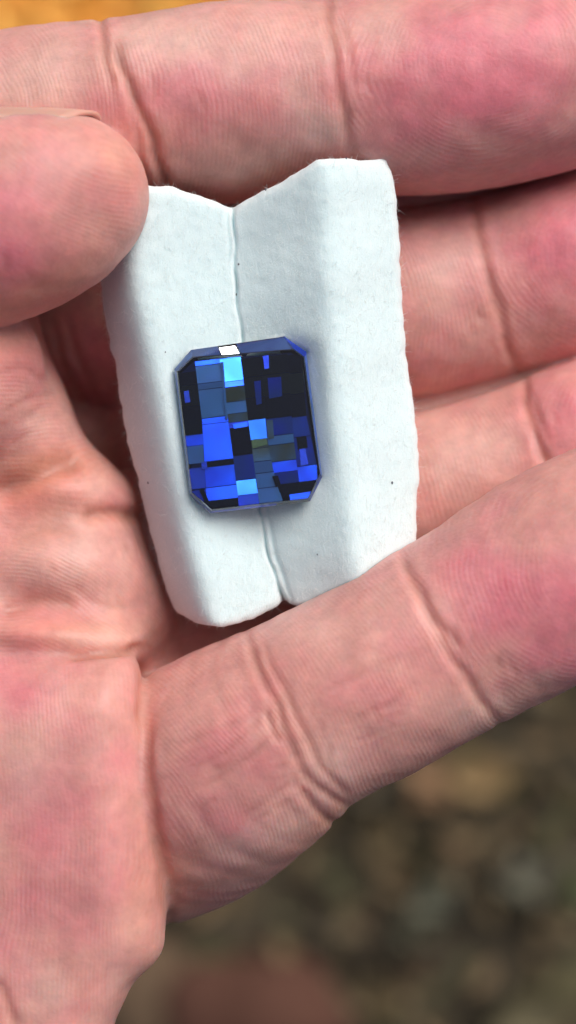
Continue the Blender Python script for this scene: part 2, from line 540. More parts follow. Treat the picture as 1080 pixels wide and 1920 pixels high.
up_ = Y - .0022 * np.clip(X - 20, 0, None) ** 2 * np.clip((Y - 900) / 150, -.6, 1)
down = X - .12 * (Y - 1500) + 14 * np.sin(Y * .008) + .00025 * (Y - 1450) ** 2
ph[ii] = np.where(Y < 1228, up_, down)

# blood flush and pale areas of the skin, with highlights and fold shade painted in
flush = np.zeros(len(V)); pale = np.zeros(len(V)); warmth = np.zeros(len(V))
def blob(arr, reg, x, y, rx, ry, amt, rot=0):
    ii = np.nonzero(region == names.index(reg))[0]
    a = R(rot); X = px[ii] - x; Y = py[ii] - y
    A = (X * math.cos(a) + Y * math.sin(a)) / rx; B = (-X * math.sin(a) + Y * math.cos(a)) / ry
    arr[ii] += amt * np.exp(-(A * A + B * B))
for a in [('index', 880, 140, 210, 130, 1.0), ('index', 1000, 60, 160, 120, .4), ('index', 360, 170, 120, 70, .65), ('index', 500, 110, 90, 60, .3), ('index', 170, 210, 60, 40, .45), ('index', 720, 250, 110, 90, .35),
          ('middle', 1080, 480, 130, 130, .95), ('ring', 1090, 790, 100, 110, .7), ('middle', 780, 640, 110, 90, .3), ('middle', 820, 420, 200, 80, .3),
          ('little', 1000, 1130, 150, 90, .95), ('little', 900, 1060, 90, 50, .5), ('little', 1060, 1240, 90, 60, .6), ('little', 700, 1300, 90, 50, .35), ('little', 400, 1560, 110, 60, .45), ('little', 430, 1420, 120, 50, .35),
          ('thumb', 90, 360, 130, 70, .5), ('thumb', 20, 500, 90, 60, .85), ('thumb', -40, 420, 90, 160, .5),
          ('palm', 120, 1560, 90, 150, .5), ('palm', 60, 1700, 120, 120, .35), ('palm', 10, 930, 110, 40, .7), ('palm', 40, 680, 90, 60, .5), ('palm', 10, 1230, 60, 90, .5), ('palm', 100, 1150, 160, 25, .4),
          ('palm', 60, 1300, 90, 50, .4), ('middle', 180, 700, 90, 140, .6)]:
    blob(flush, *a)
for a in [('index', 300, 95, 70, 45, .55), ('index', 420, 130, 60, 60, .4), ('index', 60, 150, 140, 80, .7), ('index', 400, 60, 200, 50, .45), ('index', 560, 120, 70, 90, .3), ('middle', 840, 560, 70, 110, .25), ('index', 590, 240, 60, 60, .6), ('index', 480, 310, 120, 40, .5), ('index', 700, 60, 60, 40, .3),
          ('middle', 830, 480, 80, 100, .4), ('ring', 880, 830, 110, 70, .5), ('little', 590, 1180, 90, 50, .5), ('little', 620, 1430, 60, 60, .5), ('little', 880, 1330, 60, 30, .6), ('little', 760, 1140, 60, 60, .35), ('little', 520, 1560, 140, 40, .5, -30),
          ('palm', 120, 1060, 100, 60, .5), ('palm', 190, 1195, 60, 20, .9), ('palm', 170, 905, 60, 25, .6), ('palm', 70, 1440, 80, 90, .35), ('palm', 90, 1850, 60, 60, .5), ('palm', 60, 800, 50, 30, .4), ('palm', 250, 1750, 60, 80, .4)]:
    blob(pale, *a)
for a in [('thumb', 60, 560, 200, 60, .9, -20), ('thumb', 230, 300, 80, 80, .5), ('palm', 10, 930, 160, 70, .9), ('palm', 100, 860, 120, 25, .5), ('palm', 270, 1700, 40, 200, .5), ('palm', -10, 640, 120, 60, .6),
          ('little', 330, 1660, 60, 100, .6), ('index', 480, 330, 160, 50, .5), ('little', 700, 1500, 260, 30, .6, -30), ('palm', 130, 1180, 180, 40, .5)]:
    blob(warmth, *a)
relief = np.zeros(len(V))
for a in [('index', 910, 120, 190, 120, .85), ('middle', 1110, 460, 110, 120, .6), ('thumb', -20, 420, 130, 200, .8), ('thumb', 120, 520, 200, 50, .8, -20), ('little', 1080, 1040, 120, 120, .6),
          ('palm', 120, 1450, 160, 120, .6), ('palm', 20, 930, 120, 40, .6), ('middle', 150, 700, 200, 300, .7), ('little', 620, 1180, 160, 60, .6)]:
    blob(relief, *a)
relief = np.clip(1 - relief, .08, 1)
flush += .16 * waves(*V.T, 11, 14, .02, .07); pale += .12 * waves(*V.T, 12, 14, .02, .08)
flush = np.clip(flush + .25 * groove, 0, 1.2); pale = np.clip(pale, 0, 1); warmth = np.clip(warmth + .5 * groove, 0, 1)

def skin_material():
    m, nt, b = mat_new('skin')
    A = lambda nme: nd(nt, 'ShaderNodeAttribute', attribute_name=nme).outputs['Fac']
    tc = nt.nodes.new('ShaderNodeTexCoord').outputs['Object']
    fl, pl, wm, gr, phs = A('flush'), A('pale'), A('warmth'), A('groove'), A('ridge')
    mott = noise_node(nt, 260, 4, .6, tc)
    mott2 = noise_node(nt, 900, 3, .6, tc)
    blot = noise_node(nt, 620, 4, .65, tc)
    fl = math_node(nt, 'ADD', fl, math_node(nt, 'MULTIPLY', math_node(nt, 'SUBTRACT', blot.outputs[0], .5), .6))
    fl = nd(nt, 'ShaderNodeClamp') if False else math_node(nt, 'MINIMUM', math_node(nt, 'MAXIMUM', fl, 0.0), 1.2)
    c = mix_col(nt, fl, (.64, .31, .275), (.67, .195, .245))
    c = mix_col(nt, math_node(nt, 'MULTIPLY', pl, .75), c, (.76, .53, .465))
    c = mix_col(nt, math_node(nt, 'MULTIPLY', wm, .55), c, (.60, .235, .125))
    c = mix_col(nt, math_node(nt, 'MULTIPLY', gr, .55), c, (.44, .16, .11))  # creases painted darker and redder, shade put into the colour
    v = math_node(nt, 'ADD', math_node(nt, 'MULTIPLY', mott.outputs[0], .5), math_node(nt, 'MULTIPLY', mott2.outputs[0], .35))
    hs = nd(nt, 'ShaderNodeHueSaturation')
    nt.links.new(math_node(nt, 'ADD', v, .575), hs.inputs['Value'])
    nt.links.new(c, hs.inputs['Color'])
    # ridge relief
    warp = noise_node(nt, 260, 1, .4, tc)
    warp2 = noise_node(nt, 1900, 1, .5, tc)
    p = math_node(nt, 'ADD', math_node(nt, 'DIVIDE', phs, 8.8), math_node(nt, 'ADD', math_node(nt, 'MULTIPLY', warp.outputs[0], 2.0), math_node(nt, 'MULTIPLY', noise_node(nt, 75, 1, .4, tc).outputs[0], 7.0)))
    p = math_node(nt, 'ADD', p, math_node(nt, 'MULTIPLY', warp2.outputs[0], .22))
    sn = math_node(nt, 'SINE', math_node(nt, 'MULTIPLY', p, 6.28318))
    amp = noise_node(nt, 230, 3, .6, tc)
    ampv = ramp(nt, amp.outputs[0], [(.38, (.1,) * 3), (.64, (1.,) * 3)])
    rel = math_node(nt, 'MULTIPLY', math_node(nt, 'MULTIPLY', sn, ampv), A('relief'))
    fine = noise_node(nt, 2600, 3, .65, tc)
    cell = nd(nt, 'ShaderNodeTexVoronoi', feature='DISTANCE_TO_EDGE', inp={'Scale': 1500}); nt.links.new(tc, cell.inputs['Vector'])
    hgt = math_node(nt, 'ADD', math_node(nt, 'MULTIPLY', rel, .27), math_node(nt, 'ADD', math_node(nt, 'MULTIPLY', fine.outputs[0], .9), math_node(nt, 'MULTIPLY', cell.outputs['Distance'], .9)))
    bp = nd(nt, 'ShaderNodeBump', inp={'Strength': .42, 'Distance': .00008})
    nt.links.new(hgt, bp.inputs['Height']); nt.links.new(bp.outputs[0], b.inputs['Normal'])
    # ridge tops a little paler than the furrows
    c2 = mix_col(nt, math_node(nt, 'MULTIPLY', math_node(nt, 'ADD', math_node(nt, 'MULTIPLY', rel, .5), .5), .10), hs.outputs[0], (.78, .55, .48))
    nt.links.new(c2, b.inputs['Base Color'])
    b.inputs['Subsurface Weight'].default_value = 1.0
    b.inputs['Subsurface Radius'].default_value = (1.0, .36, .22)
    b.inputs['Subsurface Scale'].default_value = .0017
    rg = math_node(nt, 'ADD', math_node(nt, 'MULTIPLY', mott2.outputs[0], .18), .40)
    nt.links.new(rg, b.inputs['Roughness'])
    b.inputs['Specular IOR Level'].default_value = .42
    return m
me = bpy.data.meshes.new('hand')
me.vertices.add(len(V)); me.vertices.foreach_set('co', (V * U).astype(np.float32).ravel())
me.loops.add(Q.size); me.loops.foreach_set('vertex_index', Q.astype(np.int32).ravel())
me.polygons.add(len(Q)); me.polygons.foreach_set('loop_start', np.arange(0, Q.size, 4, dtype=np.int32))
me.update(calc_edges=True)
me.shade_smooth()
for nme, arr in (('flush', flush), ('pale', pale), ('warmth', warmth), ('groove', groove), ('ridge', ph), ('relief', relief)):
    at = me.attributes.new(nme, 'FLOAT', 'POINT'); at.data.foreach_set('value', arr.astype(np.float32))
me.materials.append(skin_material())
hand = link(bpy.data.objects.new('hand', me))
tag(hand, 'bare cupped hand, palm up, thumb and fingers holding the white cotton pad', 'hand')

# thumb nail, seen edge-on along the upper side of the thumb
def nail():
    m, nt, b = mat_new('nail')
    nn = noise_node(nt, 300, 3)
    nt.links.new(mix_col(nt, nn.outputs[0], (.60, .32, .26), (.66, .39, .32)), b.inputs['Base Color'])
    b.inputs['Roughness'].default_value = .3
    b.inputs['Subsurface Weight'].default_value = .5; b.inputs['Subsurface Scale'].default_value = .0006
    c = catmull(to_u(FINGERS['thumb']), 6)[10:]
    vs_, fs_ = [], []
    rows, cols = 18, 14
    p0, p1 = PU(-60, 425, 85), PU(150, 362, 100)
    for i in range(rows + 1):
        s = i / rows
        k = s * (len(c) - 1); a = int(min(k, len(c) - 2)); f = k - a
        q = c[a] * (1 - f) + c[a + 1] * f
        if s > .93: pass
        d = c[a + 1][:3] - c[a][:3]; d /= np.linalg.norm(d)
        upv = np.array([0, 0, 1.]); side = np.cross(upv, d); side /= np.linalg.norm(side); upv = np.cross(d, side)
        
        half = R(46)
        for j in range(cols + 1):
            e = abs(2 * j / cols - 1)
            th = R(35) - (j / cols) * 2 * half          # from just above the side axis round to the back
            ov = q[:3] + d * (s ** 4) * 100 * (1 - .6 * e ** 2)
            rr = q[3] + 4 - 7 * e ** 4 - (10 if s < .06 else 0) - 36 * s ** 6 * (1 - .6 * e ** 2)
            vs_.append(tuple((ov + rr * (math.cos(th) * side + math.sin(th) * upv)) * U))
    for i in range(rows):
        for j in range(cols):
            k = i * (cols + 1) + j
            fs_.append((k, k + 1, k + cols + 2, k + cols + 1))
    o = mesh_obj('nail', vs_, fs_, m, hand)
    sd = o.modifiers.new('thick', 'SOLIDIFY'); sd.thickness = 9 * U; sd.offset = -1
    return o
nail()

# ------------------------------------------------------------------ folded cotton pad
def pl(line, n):
    c = catmull(np.array([(a, b, 0, 0) for a, b in line], float), 8)[:, :2]
    s = np.concatenate([[0], np.cumsum(np.hypot(*np.diff(c, axis=0).T))]); s /= s[-1]
    t = np.linspace(0, 1, n)
    return np.stack([np.interp(t, s, c[:, 0]), np.interp(t, s, c[:, 1])], 1)
NT, NV = 260, 250
topc = pl([(196, 352), (240, 344), (285, 347), (330, 353), (380, 370), (420, 383), (437, 388), (455, 378), (500, 357), (545, 333), (588, 304), (640, 298), (690, 300), (722, 297)], NT)
botc = pl([(362, 1168), (395, 1174), (430, 1174), (470, 1160), (510, 1142), (533, 1126), (560, 1136), (610, 1132), (680, 1110), (740, 1080), (782, 1040)], NT)
lefc = pl([(196, 352), (186, 430), (190, 515), (198, 600), (222, 720), (241, 830), (265, 930), (289, 1020), (304, 1080), (328, 1142), (362, 1168)], NV)
ricl = pl([(722, 297), (738, 335), (745, 400), (752, 500), (756, 600), (764, 690), (780, 790), (784, 880), (781, 950), (782, 1040)], NV)
t = np.linspace(0, 1, NT)[None, :, None]; v = np.linspace(0, 1, NV)[:, None, None]
G = (1 - v) * topc[None] + v * botc[None] + (1 - t) * lefc[:, None] + t * ricl[:, None] \
    - ((1 - t) * (1 - v) * topc[0] + t * (1 - v) * topc[-1] + (1 - t) * v * botc[0] + t * v * botc[-1])
GX, GY = G[..., 0], G[..., 1]
def xline(pts, y):
    p = np.array(pts, float)
    return np.interp(y, p[:, 1], p[:, 0])
xl = xline([(196, 352), (186, 430), (190, 515), (198, 600), (222, 720), (241, 830), (265, 930), (289, 1020), (304, 1080), (328, 1142), (355, 1175)], GY)
x1 = xline([(255, 340), (250, 460), (262, 560), (290, 680), (322, 800), (345, 930), (365, 1020), (385, 1100), (400, 1175)], GY)
xc = xline([(437, 385), (439, 480), (446, 560), (460, 700), (478, 850), (490, 960), (503, 1050), (533, 1125)], GY) + 2.0 * np.sin(GY * .031) + 1.2 * np.sin(GY * .083 + 1)
x2 = xline([(612, 300), (618, 500), (632, 700), (650, 900), (668, 1060), (690, 1150)], GY)
xr = xline([(722, 297), (738, 335), (745, 400), (752, 500), (756, 600), (764, 690), (780, 790), (784, 880), (781, 950), (782, 1140)], GY)
def sm(x): 
    x = np.clip(x, 0, 1); return x * x * (3 - 2 * x)
def seg(x, a, b): return np.clip((x - a) / np.maximum(b - a, 1), 0, 1)
zz = np.where(GX < x1, -100 + 145 * np.sin(seg(GX, xl - 2, x1) * math.pi / 2) ** .9,
     np.where(GX < xc, 44 - 52 * seg(GX, x1, xc),
     np.where(GX < x2, -10 + 76 * seg(GX, xc, x2), 64 - 88 * seg(GX, x2, xr) ** 1.1)))
for _ in range(90):      # soften folds
    zz[:, 1:-1] = .25 * zz[:, :-2] + .5 * zz[:, 1:-1] + .25 * zz[:, 2:]
for _ in range(30):
    zz[:, 1:-1] = .25 * zz[:, :-2] + .5 * zz[:, 1:-1] + .25 * zz[:, 2:]
    zz[1:-1] = .25 * zz[:-2] + .5 * zz[1:-1] + .25 * zz[2:]
vv = (GY - 300) / 870
zz += 26 - 46 * vv
zz -= 26 * sm((vv - .86) / .2) * sm((GX - 480) / 200)         # tucked below the little finger
zz -= (10 + 4 * np.sin(GY * .05)) * np.exp(-((GX - xc) / 3) ** 2) + 20 * np.exp(-((GX - xc) / 6) ** 2) * (sm((GY - 1085) / 40) + sm((410 - GY) / 30) * .6) + 5 * np.exp(-((GX - xc - 14) / 5) ** 2) * sm((GY - 900) / 100) + 4 * np.exp(-((GX - xc + 10) / 4) ** 2) * sm((520 - GY) / 60)
zz += 2.2 * waves(GX, GY, 0 * GX, 21, 12, .015, .05) + .45 * waves(GX, GY, 0 * GX, 22, 16, .08, .3)

# gem outline, used to press a seat into the pad
def zx(a, b): return (300 + a * .31481, 600 + b * .31481)
GIRDLE = [zx(*p) for p in [(185, 178), (740, 98), (872, 190), (966, 935), (893, 1080), (300, 1149), (178, 1042), (85, 292)]]
ZG, ZT = 42, 58
def inside_dist(X, Y, poly):
    d = np.full(X.shape, 1e9)
    for (ax, ay), (bx, by) in zip(poly, poly[1:] + poly[:1]):
        L = math.hypot(bx - ax, by - ay)
        d = np.minimum(d, ((bx - ax) * (Y - ay) - (by - ay) * (X - ax)) / L)
    return d                                   # positive inside
ind = inside_dist(GX, GY, GIRDLE)
press = ZG - 14 - 95 * np.clip(ind / 110, 0, 1) + np.clip(-ind, 0, 80) * 1.1
zz = np.where(ind > -60, np.minimum(zz, press), zz)
zs = zz.copy()
for _ in range(40):
    zs[:, 1:-1] = .25 * zs[:, :-2] + .5 * zs[:, 1:-1] + .25 * zs[:, 2:]
    zs[1:-1] = .25 * zs[:-2] + .5 * zs[1:-1] + .25 * zs[2:]
zz = np.where((ind < -3) & (ind > -75), zz + (zs - zz) * np.clip((75 + ind) / 25, 0, 1) * (np.abs(GX - xc) > 18), zz)
# rounded, slightly ragged rim
edge = np.minimum(np.minimum(GX * 0 + np.arange(NT)[None], NT - 1 - np.arange(NT)[None]) * 3.0, np.minimum(np.arange(NV)[:, None], NV - 1 - np.arange(NV)[:, None]) * 3.4)
rim = np.clip(1 - edge / 16, 0, 1)
zz -= 7 * rim ** 2
jx = (1.7 * waves(GX, GY, 0 * GX, 31, 20, .02, .16) + .6 * waves(GX, GY, 0 * GX, 33, 30, .15, .4)) * rim; jy = (1.7 * waves(GX, GY, 0 * GX, 32, 20, .02, .16) + .6 * waves(GX, GY, 0 * GX, 34, 30, .15, .4)) * rim
GXj, GYj = GX + jx, GY + jy
TH = 46
top_v = [P(a, b, c) for a, b, c in zip(GXj.ravel(), GYj.ravel(), zz.ravel())]
ins = 1 - .012 * np.ones_like(GX)
cxm, cym = GX.mean(), GY.mean()
bot_v = [P(cxm + (a - cxm) * .985, cym + (b - cym) * .99, c) for a, b, c in zip(GXj.ravel(), GYj.ravel(), (zz - TH + 20 * rim).ravel())]
fs = []
M = NT * NV
for j in range(NV - 1):
    for i in range(NT - 1):
        k = j * NT + i
        fs.append((k + NT, k + NT + 1, k + 1, k)); fs.append((M + k, M + k + 1, M + k + NT + 1, M + k + NT))
ring_ = [i for i in range(NT)] + [j * NT + NT - 1 for j in range(1, NV)] + [(NV - 1) * NT + i for i in range(NT - 2, -1, -1)] + [j * NT for j in range(NV - 2, 0, -1)]
for a, b in zip(ring_, ring_[1:] + ring_[:1]):
    fs.append((a, b, M + b, M + a))

def cotton_material():
    m, nt, b = mat_new('cotton')
    tc = nt.nodes.new('ShaderNodeTexCoord').outputs['Object']
    mp = nd(nt, 'ShaderNodeMapping'); mp.inputs['Scale'].default_value = (1, .3, 1); nt.links.new(tc, mp.inputs[0])
    n1 = noise_node(nt, 3200, 5, .7, mp.outputs[0]); n2 = noise_node(nt, 500, 4, .6, tc); n3 = noise_node(nt, 6000, 2, .6, tc)
    nt.links.new(mix_col(nt, n2.outputs[0], (.70, .84, .87), (.76, .885, .905)), b.inputs['Base Color'])
    b.inputs['Roughness'].default_value = .95
    b.inputs['Specular IOR Level'].default_value = .15
    b.inputs['Subsurface Weight'].default_value = 1.0
    b.inputs['Subsurface Radius'].default_value = (1, .95, .9)
    b.inputs['Subsurface Scale'].default_value = .0012
    b.inputs['Sheen Weight'].default_value = .5
    h = math_node(nt, 'ADD', math_node(nt, 'MULTIPLY', n1.outputs[0], .7), math_node(nt, 'ADD', math_node(nt, 'MULTIPLY', n2.outputs[0], .12), math_node(nt, 'MULTIPLY', n3.outputs[0], .3)))
    bp = nd(nt, 'ShaderNodeBump', inp={'Strength': .75, 'Distance': .00025})
    nt.links.new(h, bp.inputs['Height']); nt.links.new(bp.outputs[0], b.inputs['Normal'])
    return m
cot_m = cotton_material()
pad = mesh_obj('cotton_pad', top_v + bot_v, fs, cot_m)
tag(pad, 'white fluffy cotton pad folded into a valley, cradling the blue gemstone', 'cotton pad')

# loose fibres standing off the pad's rim and surface
fv_, ff_ = [], []
def fibre(p, d, L, r):
    p = np.array(p); d = np.array(d, float); d /= np.linalg.norm(d)
    curl = rng.normal(size=3) * .9; base = len(fv_)
    s1 = np.cross(d, [0, 0, 1.]); s1 /= (np.linalg.norm(s1) + 1e-9); s2 = np.cross(d, s1)
    segs = 5
    for k in range(segs + 1):
        u = k / segs
        c = p + (d * u + curl * u * u * .6) * L * U
        rr = r * (1 - .7 * u) * U
        for q in range(3):
            a = q * 2.094
            fv_.append(tuple(c + rr * (math.cos(a) * s1 + math.sin(a) * s2)))
    for k in range(segs):
        for q in range(3):
            a = base + k * 3 + q; b = base + k * 3 + (q + 1) % 3
            ff_.append((a, b, b + 3, a + 3))
tv = np.array(top_v).reshape(NV, NT, 3)
ctr = tv.reshape(-1, 3).mean(0)
for k in range(800):
    side = rng.choice(4, p=[.42, .28, .18, .12])
    i = rng.integers(0, NT); j = rng.integers(0, NV)
    if side == 0: i = 0
    elif side == 1: i = NT - 1
    elif side == 2: j = 0
    else: j = NV - 1
    p = tv[j, i]; d = p - ctr; d[2] = 0; d = d / np.linalg.norm(d) * .55 + rng.normal(size=3) * .9
    fibre(p - np.array([0, 0, 5 * U]), d, rng.uniform(3, 10), .32)
for k in range(5000):
    i = rng.integers(3, NT - 3); j = rng.integers(3, NV - 3)
    if ind[j, i] > -14: continue
    d = rng.normal(size=3) * [.5, 1, 1]; d[2] = abs(d[2]) * .2 + .05
    fibre(tv[j, i], d, rng.uniform(5, 13), .33)
m_fb, nt, b = mat_new('cotton_fibre')
b.inputs['Base Color'].default_value = (.90, .93, .93, 1); b.inputs['Roughness'].default_value = .8
tr = nt.nodes.new('ShaderNodeBsdfTranslucent'); tr.inputs[0].default_value = (.9, .93, .93, 1)
mx = nt.nodes.new('ShaderNodeMixShader'); mx.inputs[0].default_value = .5
nt.links.new(b.outputs[0], mx.inputs[1]); nt.links.new(tr.outputs[0], mx.inputs[2]); nt.links.new(mx.outputs[0], nt.nodes['Material Output'].inputs[0])
fib = mesh_obj('fibres', fv_, ff_, m_fb, pad)
tag(fib, kind='stuff')
# a few dark lint specks caught in the pad
m_sp, nt_, b_ = mat_new('lint'); b_.inputs['Base Color'].default_value = (.10, .10, .13, 1); b_.inputs['Roughness'].default_value = .9
bm = bmesh.new()
for sx_, sy_, sr in [(448, 495, 1.8), (443, 553, 1.9), (736, 905, 2.2), (310, 660, 1.2), (278, 905, 1.9), (500, 352, 1.8), (648, 296, 1.8), (596, 1040, 1.2)]:
    j, i = np.unravel_index(np.argmin((GX - sx_) ** 2 + (GY - sy_) ** 2), GX.shape)
    o_ = bmesh.ops.create_icosphere(bm, subdivisions=1, radius=sr * U)
    for vv_ in o_['verts']:
        vv_.co.y *= random.uniform(1, 1.8); vv_.co += Vector(tv[j, i]) + Vector((0, 0, sr * .3 * U))
me2 = bpy.data.meshes.new('lint_specks'); bm.to_mesh(me2); bm.free(); me2.materials.append(m_sp)
tag(link(bpy.data.objects.new('lint_specks', me2), pad), kind='stuff')

# ------------------------------------------------------------------ the gemstone
gem = bpy.data.objects.new('gemstone', None)
link(gem)
gem.location = P(466, 796, ZG - 60)
gem.empty_display_size = .003
tag(gem, 'rectangular cut-cornered deep blue gemstone with checkered facets on white cotton', 'gemstone')
GO = Vector(gem.location)
def gmesh(name, verts, faces, mat, parent=gem):
    o = mesh_obj(name, [Vector(q) - GO for q in verts], faces, mat, parent, smooth=False)
    return o
m_gl, nt, b = mat_new('sapphire_glass')
b.inputs['Base Color'].default_value = (.86, .91, 1, 1)
b.inputs['Transmission Weight'].default_value = 1
b.inputs['IOR'].default_value = 1.76
b.inputs['Roughness'].default_value = 0.0
TABLE = [zx(*p) for p in [(196, 226), (792, 178), (854, 224), (952, 915), (884, 1062), (308, 1128), (190, 1026), (106, 312)]]
rings = [[P(x, y, ZT) for x, y in TABLE], [P(x, y, ZG) for x, y in GIRDLE], [P(x, y, ZG - 7) for x, y in GIRDLE]]
gcx, gcy = 466, 796
rings.append([P(gcx + (x - gcx) * .8, gcy + (y - gcy) * .8, ZG - 45) for x, y in GIRDLE])
rings.append([P(gcx + (x - gcx) * .35, gcy + (y - gcy) * .4, ZG - 88) for x, y in GIRDLE])
gv = [q for r_ in rings for q in r_]
gf = [tuple(range(7, -1, -1)), tuple(range(32, 40))]
for k in range(4):
    for i in range(8):
        a, b2 = k * 8 + i, k * 8 + (i + 1) % 8
        gf.append((a, b2, b2 + 8, a + 8))
crown = gmesh('crown', gv, gf, m_gl)
bm = bmesh.new(); bm.from_mesh(crown.data); bmesh.ops.recalc_face_normals(bm, faces=bm.faces); bm.to_mesh(crown.data); bm.free()

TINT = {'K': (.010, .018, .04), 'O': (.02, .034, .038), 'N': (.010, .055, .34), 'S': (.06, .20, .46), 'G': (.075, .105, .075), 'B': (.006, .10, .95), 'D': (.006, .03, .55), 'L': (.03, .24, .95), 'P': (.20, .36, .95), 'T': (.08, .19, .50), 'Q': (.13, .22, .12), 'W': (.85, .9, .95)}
NAMES = {'K': 'ink', 'O': 'bottle_green', 'N': 'navy', 'S': 'slate_blue', 'G': 'olive_grey', 'B': 'royal_blue', 'D': 'violet_blue', 'L': 'azure', 'P': 'periwinkle', 'T': 'steel_blue', 'Q': 'moss', 'W': 'glint_mirror'}
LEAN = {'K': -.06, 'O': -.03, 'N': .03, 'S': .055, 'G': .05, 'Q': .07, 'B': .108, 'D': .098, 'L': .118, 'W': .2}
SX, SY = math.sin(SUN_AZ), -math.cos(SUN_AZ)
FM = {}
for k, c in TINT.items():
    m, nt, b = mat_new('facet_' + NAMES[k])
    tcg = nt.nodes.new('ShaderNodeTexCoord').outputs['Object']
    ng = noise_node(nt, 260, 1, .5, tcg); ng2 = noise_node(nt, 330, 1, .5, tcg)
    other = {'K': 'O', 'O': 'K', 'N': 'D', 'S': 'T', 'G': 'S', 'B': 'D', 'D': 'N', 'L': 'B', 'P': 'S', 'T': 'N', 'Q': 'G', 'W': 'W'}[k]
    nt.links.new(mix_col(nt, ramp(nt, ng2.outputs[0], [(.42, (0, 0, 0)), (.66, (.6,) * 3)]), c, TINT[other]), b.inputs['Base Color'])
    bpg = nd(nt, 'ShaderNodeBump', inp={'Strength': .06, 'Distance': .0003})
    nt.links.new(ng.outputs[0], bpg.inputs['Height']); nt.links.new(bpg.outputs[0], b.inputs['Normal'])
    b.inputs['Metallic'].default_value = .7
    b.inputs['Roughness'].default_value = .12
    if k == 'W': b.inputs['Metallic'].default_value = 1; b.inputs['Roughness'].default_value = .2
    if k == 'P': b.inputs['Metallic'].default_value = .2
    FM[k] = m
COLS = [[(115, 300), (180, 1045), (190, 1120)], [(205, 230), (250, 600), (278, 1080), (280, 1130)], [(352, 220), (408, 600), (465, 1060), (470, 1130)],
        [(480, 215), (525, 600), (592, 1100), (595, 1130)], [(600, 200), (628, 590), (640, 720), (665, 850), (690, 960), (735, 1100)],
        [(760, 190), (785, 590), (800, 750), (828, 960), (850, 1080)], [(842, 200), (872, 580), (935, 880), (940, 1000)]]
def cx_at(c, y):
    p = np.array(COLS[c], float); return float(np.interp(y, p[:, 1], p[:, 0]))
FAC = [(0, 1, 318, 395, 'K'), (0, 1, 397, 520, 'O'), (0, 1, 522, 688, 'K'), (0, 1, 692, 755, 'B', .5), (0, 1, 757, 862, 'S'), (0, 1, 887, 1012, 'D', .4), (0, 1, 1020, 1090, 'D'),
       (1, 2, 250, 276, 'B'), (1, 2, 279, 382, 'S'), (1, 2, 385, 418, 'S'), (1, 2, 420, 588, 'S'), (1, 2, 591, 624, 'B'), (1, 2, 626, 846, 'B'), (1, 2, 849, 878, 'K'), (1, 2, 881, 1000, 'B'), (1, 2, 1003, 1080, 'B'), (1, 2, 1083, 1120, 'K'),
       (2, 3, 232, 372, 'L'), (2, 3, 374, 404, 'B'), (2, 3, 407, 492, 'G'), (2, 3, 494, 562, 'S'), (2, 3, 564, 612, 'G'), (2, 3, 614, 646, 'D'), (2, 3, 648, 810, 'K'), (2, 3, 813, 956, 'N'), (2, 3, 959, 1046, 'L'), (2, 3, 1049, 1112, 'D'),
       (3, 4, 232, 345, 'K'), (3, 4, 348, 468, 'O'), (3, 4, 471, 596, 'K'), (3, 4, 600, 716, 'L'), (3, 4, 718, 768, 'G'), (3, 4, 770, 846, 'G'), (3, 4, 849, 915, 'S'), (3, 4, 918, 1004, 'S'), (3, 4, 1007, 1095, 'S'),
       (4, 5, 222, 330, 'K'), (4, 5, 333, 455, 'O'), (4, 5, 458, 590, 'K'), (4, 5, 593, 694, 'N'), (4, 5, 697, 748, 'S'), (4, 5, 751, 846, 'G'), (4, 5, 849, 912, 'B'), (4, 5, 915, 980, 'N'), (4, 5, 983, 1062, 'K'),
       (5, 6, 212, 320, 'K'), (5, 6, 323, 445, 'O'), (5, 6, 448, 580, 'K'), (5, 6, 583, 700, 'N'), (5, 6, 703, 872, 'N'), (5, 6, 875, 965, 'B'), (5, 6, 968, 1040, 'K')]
# narrow slivers over the larger facets, painted as inner reflections
SLIVER = [((612, 215), (648, 210), (650, 290), (622, 294), 'D'), ((640, 345), (722, 338), (728, 455), (650, 470), 'N'), ((560, 365), (600, 360), (606, 500), (574, 508), 'N'), ((142, 425), (172, 420), (182, 490), (150, 495), 'D'),
          ((632, 598), (672, 594), (680, 705), (646, 712), 'G'), ((232, 1010), (262, 1006), (300, 1100), (285, 1120), 'K'), ((246, 850), (278, 846), (284, 884), (250, 890), 'D'), ((668, 930), (702, 926), (722, 985), (690, 996), 'K'),
          ((770, 1040), (905, 1020), (880, 1062), (775, 1080), 'B'), ((812, 700), (872, 690), (880, 760), (822, 775), 'K'), ((432, 620), (520, 606), (522, 634), (440, 648), 'B'), ((360, 250), (378, 248), (404, 590), (392, 592), 'S'),
          ((545, 715), (636, 705), (640, 740), (552, 766), 'Q'), ((830, 760), (862, 752), (885, 860), (838, 870), 'D')]
def clip_poly(poly, clipper):
    """keep the part of poly inside the (clockwise on the picture) convex clipper"""
    out = list(poly)
    for (ax, ay), (bx, by) in zip(clipper, clipper[1:] + clipper[:1]):
        side = lambda q: (bx - ax) * (q[1] - ay) - (by - ay) * (q[0] - ax)
        src, out = out, []
        for p_, q_ in zip(src, src[1:] + src[:1]):
            sp, sq = side(p_), side(q_)
            if sp >= 0: out.append(p_)
            if sp * sq < 0:
                f = sp / (sp - sq); out.append((p_[0] + f * (q_[0] - p_[0]), p_[1] + f * (q_[1] - p_[1])))
    return out
CLIP = [(gcx + (x - gcx) * .996, gcy + (y - gcy) * .996) for x, y in TABLE]
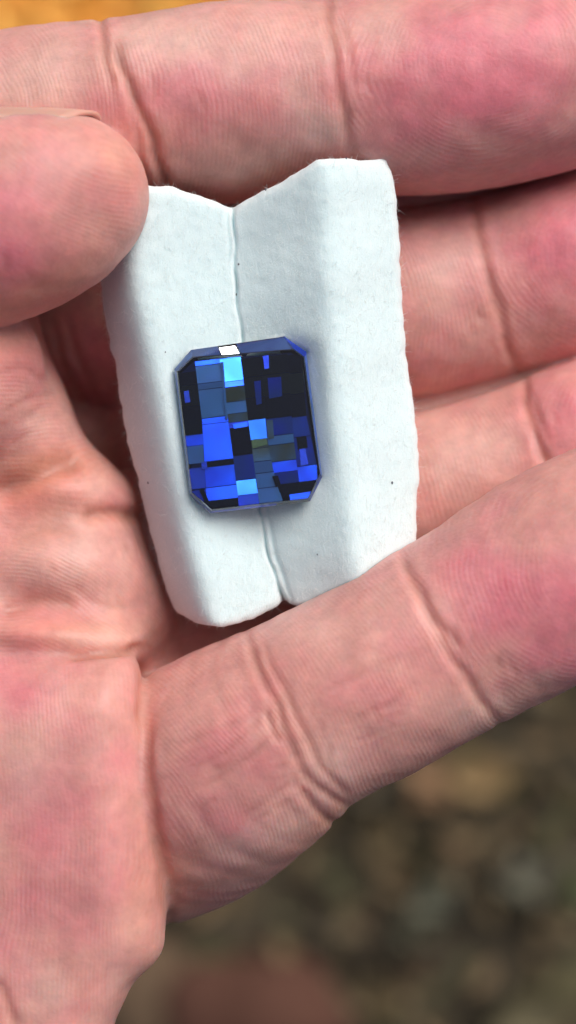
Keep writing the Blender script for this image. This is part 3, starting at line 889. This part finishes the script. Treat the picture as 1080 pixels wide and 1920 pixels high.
def facet_piece(quad, mat, tilt, z0=ZT - 15):
    c = np.mean(quad, 0)
    q2 = [(c[0] + (a - c[0]) * .985, c[1] + (b - c[1]) * .985) for a, b in quad]
    vs_ = []
    for a, b in q2:
        vs_.append(P(a, b, z0 + (a - c[0]) * tilt[0] + (b - c[1]) * tilt[1]))
    for a, b in q2:
        vs_.append(P(c[0] + (a - c[0]) * .9, c[1] + (b - c[1]) * .9, z0 - 9))
    k = len(q2)
    return vs_, [tuple(range(k - 1, -1, -1)), tuple(range(k, 2 * k))] + [(i, (i + 1) % k, k + (i + 1) % k, k + i) for i in range(k)], mat
m_pv, nt, b = mat_new('facet_ground'); b.inputs['Base Color'].default_value = (.01, .03, .14, 1); b.inputs['Metallic'].default_value = .6; b.inputs['Roughness'].default_value = .15
inner = [(gcx + (x - gcx) * .96, gcy + (y - gcy) * .955) for x, y in TABLE]
pvv = [P(x, y, ZG - 16) for x, y in inner] + [P(gcx + (x - gcx) * .6, gcy + (y - gcy) * .6, ZG - 50) for x, y in inner]
pvf = [tuple(range(7, -1, -1)), tuple(range(8, 16))] + [(i, (i + 1) % 8, 8 + (i + 1) % 8, 8 + i) for i in range(8)]
pav = gmesh('pavilion', pvv, pvf, m_pv)
bm = bmesh.new(); bm.from_mesh(pav.data); bmesh.ops.recalc_face_normals(bm, faces=bm.faces); bm.to_mesh(pav.data); bm.free()
SL = -.12
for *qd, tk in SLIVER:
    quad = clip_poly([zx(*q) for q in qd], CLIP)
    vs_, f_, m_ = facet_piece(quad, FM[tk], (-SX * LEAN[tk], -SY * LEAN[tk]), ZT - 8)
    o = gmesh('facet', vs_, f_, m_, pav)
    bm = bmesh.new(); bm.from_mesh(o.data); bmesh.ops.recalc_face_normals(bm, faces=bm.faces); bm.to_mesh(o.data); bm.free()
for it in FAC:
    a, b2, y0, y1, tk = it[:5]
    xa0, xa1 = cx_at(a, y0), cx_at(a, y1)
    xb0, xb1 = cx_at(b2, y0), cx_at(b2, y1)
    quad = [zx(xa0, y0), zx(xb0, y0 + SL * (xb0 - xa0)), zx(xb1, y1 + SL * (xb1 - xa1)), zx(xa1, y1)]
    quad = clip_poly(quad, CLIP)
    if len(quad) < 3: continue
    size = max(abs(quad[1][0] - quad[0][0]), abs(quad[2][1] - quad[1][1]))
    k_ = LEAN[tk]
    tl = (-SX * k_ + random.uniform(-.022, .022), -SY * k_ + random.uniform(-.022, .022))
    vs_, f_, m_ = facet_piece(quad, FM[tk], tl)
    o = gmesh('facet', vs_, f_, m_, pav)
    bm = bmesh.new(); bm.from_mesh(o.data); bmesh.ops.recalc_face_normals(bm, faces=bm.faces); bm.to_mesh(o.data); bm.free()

# the sloping facets round the table, under the glass crown, its glow and dark painted as tints
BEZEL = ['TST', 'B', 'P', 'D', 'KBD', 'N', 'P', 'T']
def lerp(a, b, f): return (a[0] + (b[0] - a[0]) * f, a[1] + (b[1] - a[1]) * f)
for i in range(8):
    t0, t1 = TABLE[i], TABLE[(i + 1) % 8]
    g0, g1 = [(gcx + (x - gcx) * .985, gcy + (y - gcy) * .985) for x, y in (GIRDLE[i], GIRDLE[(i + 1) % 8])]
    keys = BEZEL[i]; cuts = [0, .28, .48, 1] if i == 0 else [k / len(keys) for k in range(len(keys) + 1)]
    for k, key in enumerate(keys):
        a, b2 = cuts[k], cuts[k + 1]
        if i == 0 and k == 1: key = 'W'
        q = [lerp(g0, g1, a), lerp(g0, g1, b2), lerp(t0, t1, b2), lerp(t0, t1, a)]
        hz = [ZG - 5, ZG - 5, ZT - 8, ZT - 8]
        if key == 'W':  # white mirror plate added proud of the crown, turned to glint
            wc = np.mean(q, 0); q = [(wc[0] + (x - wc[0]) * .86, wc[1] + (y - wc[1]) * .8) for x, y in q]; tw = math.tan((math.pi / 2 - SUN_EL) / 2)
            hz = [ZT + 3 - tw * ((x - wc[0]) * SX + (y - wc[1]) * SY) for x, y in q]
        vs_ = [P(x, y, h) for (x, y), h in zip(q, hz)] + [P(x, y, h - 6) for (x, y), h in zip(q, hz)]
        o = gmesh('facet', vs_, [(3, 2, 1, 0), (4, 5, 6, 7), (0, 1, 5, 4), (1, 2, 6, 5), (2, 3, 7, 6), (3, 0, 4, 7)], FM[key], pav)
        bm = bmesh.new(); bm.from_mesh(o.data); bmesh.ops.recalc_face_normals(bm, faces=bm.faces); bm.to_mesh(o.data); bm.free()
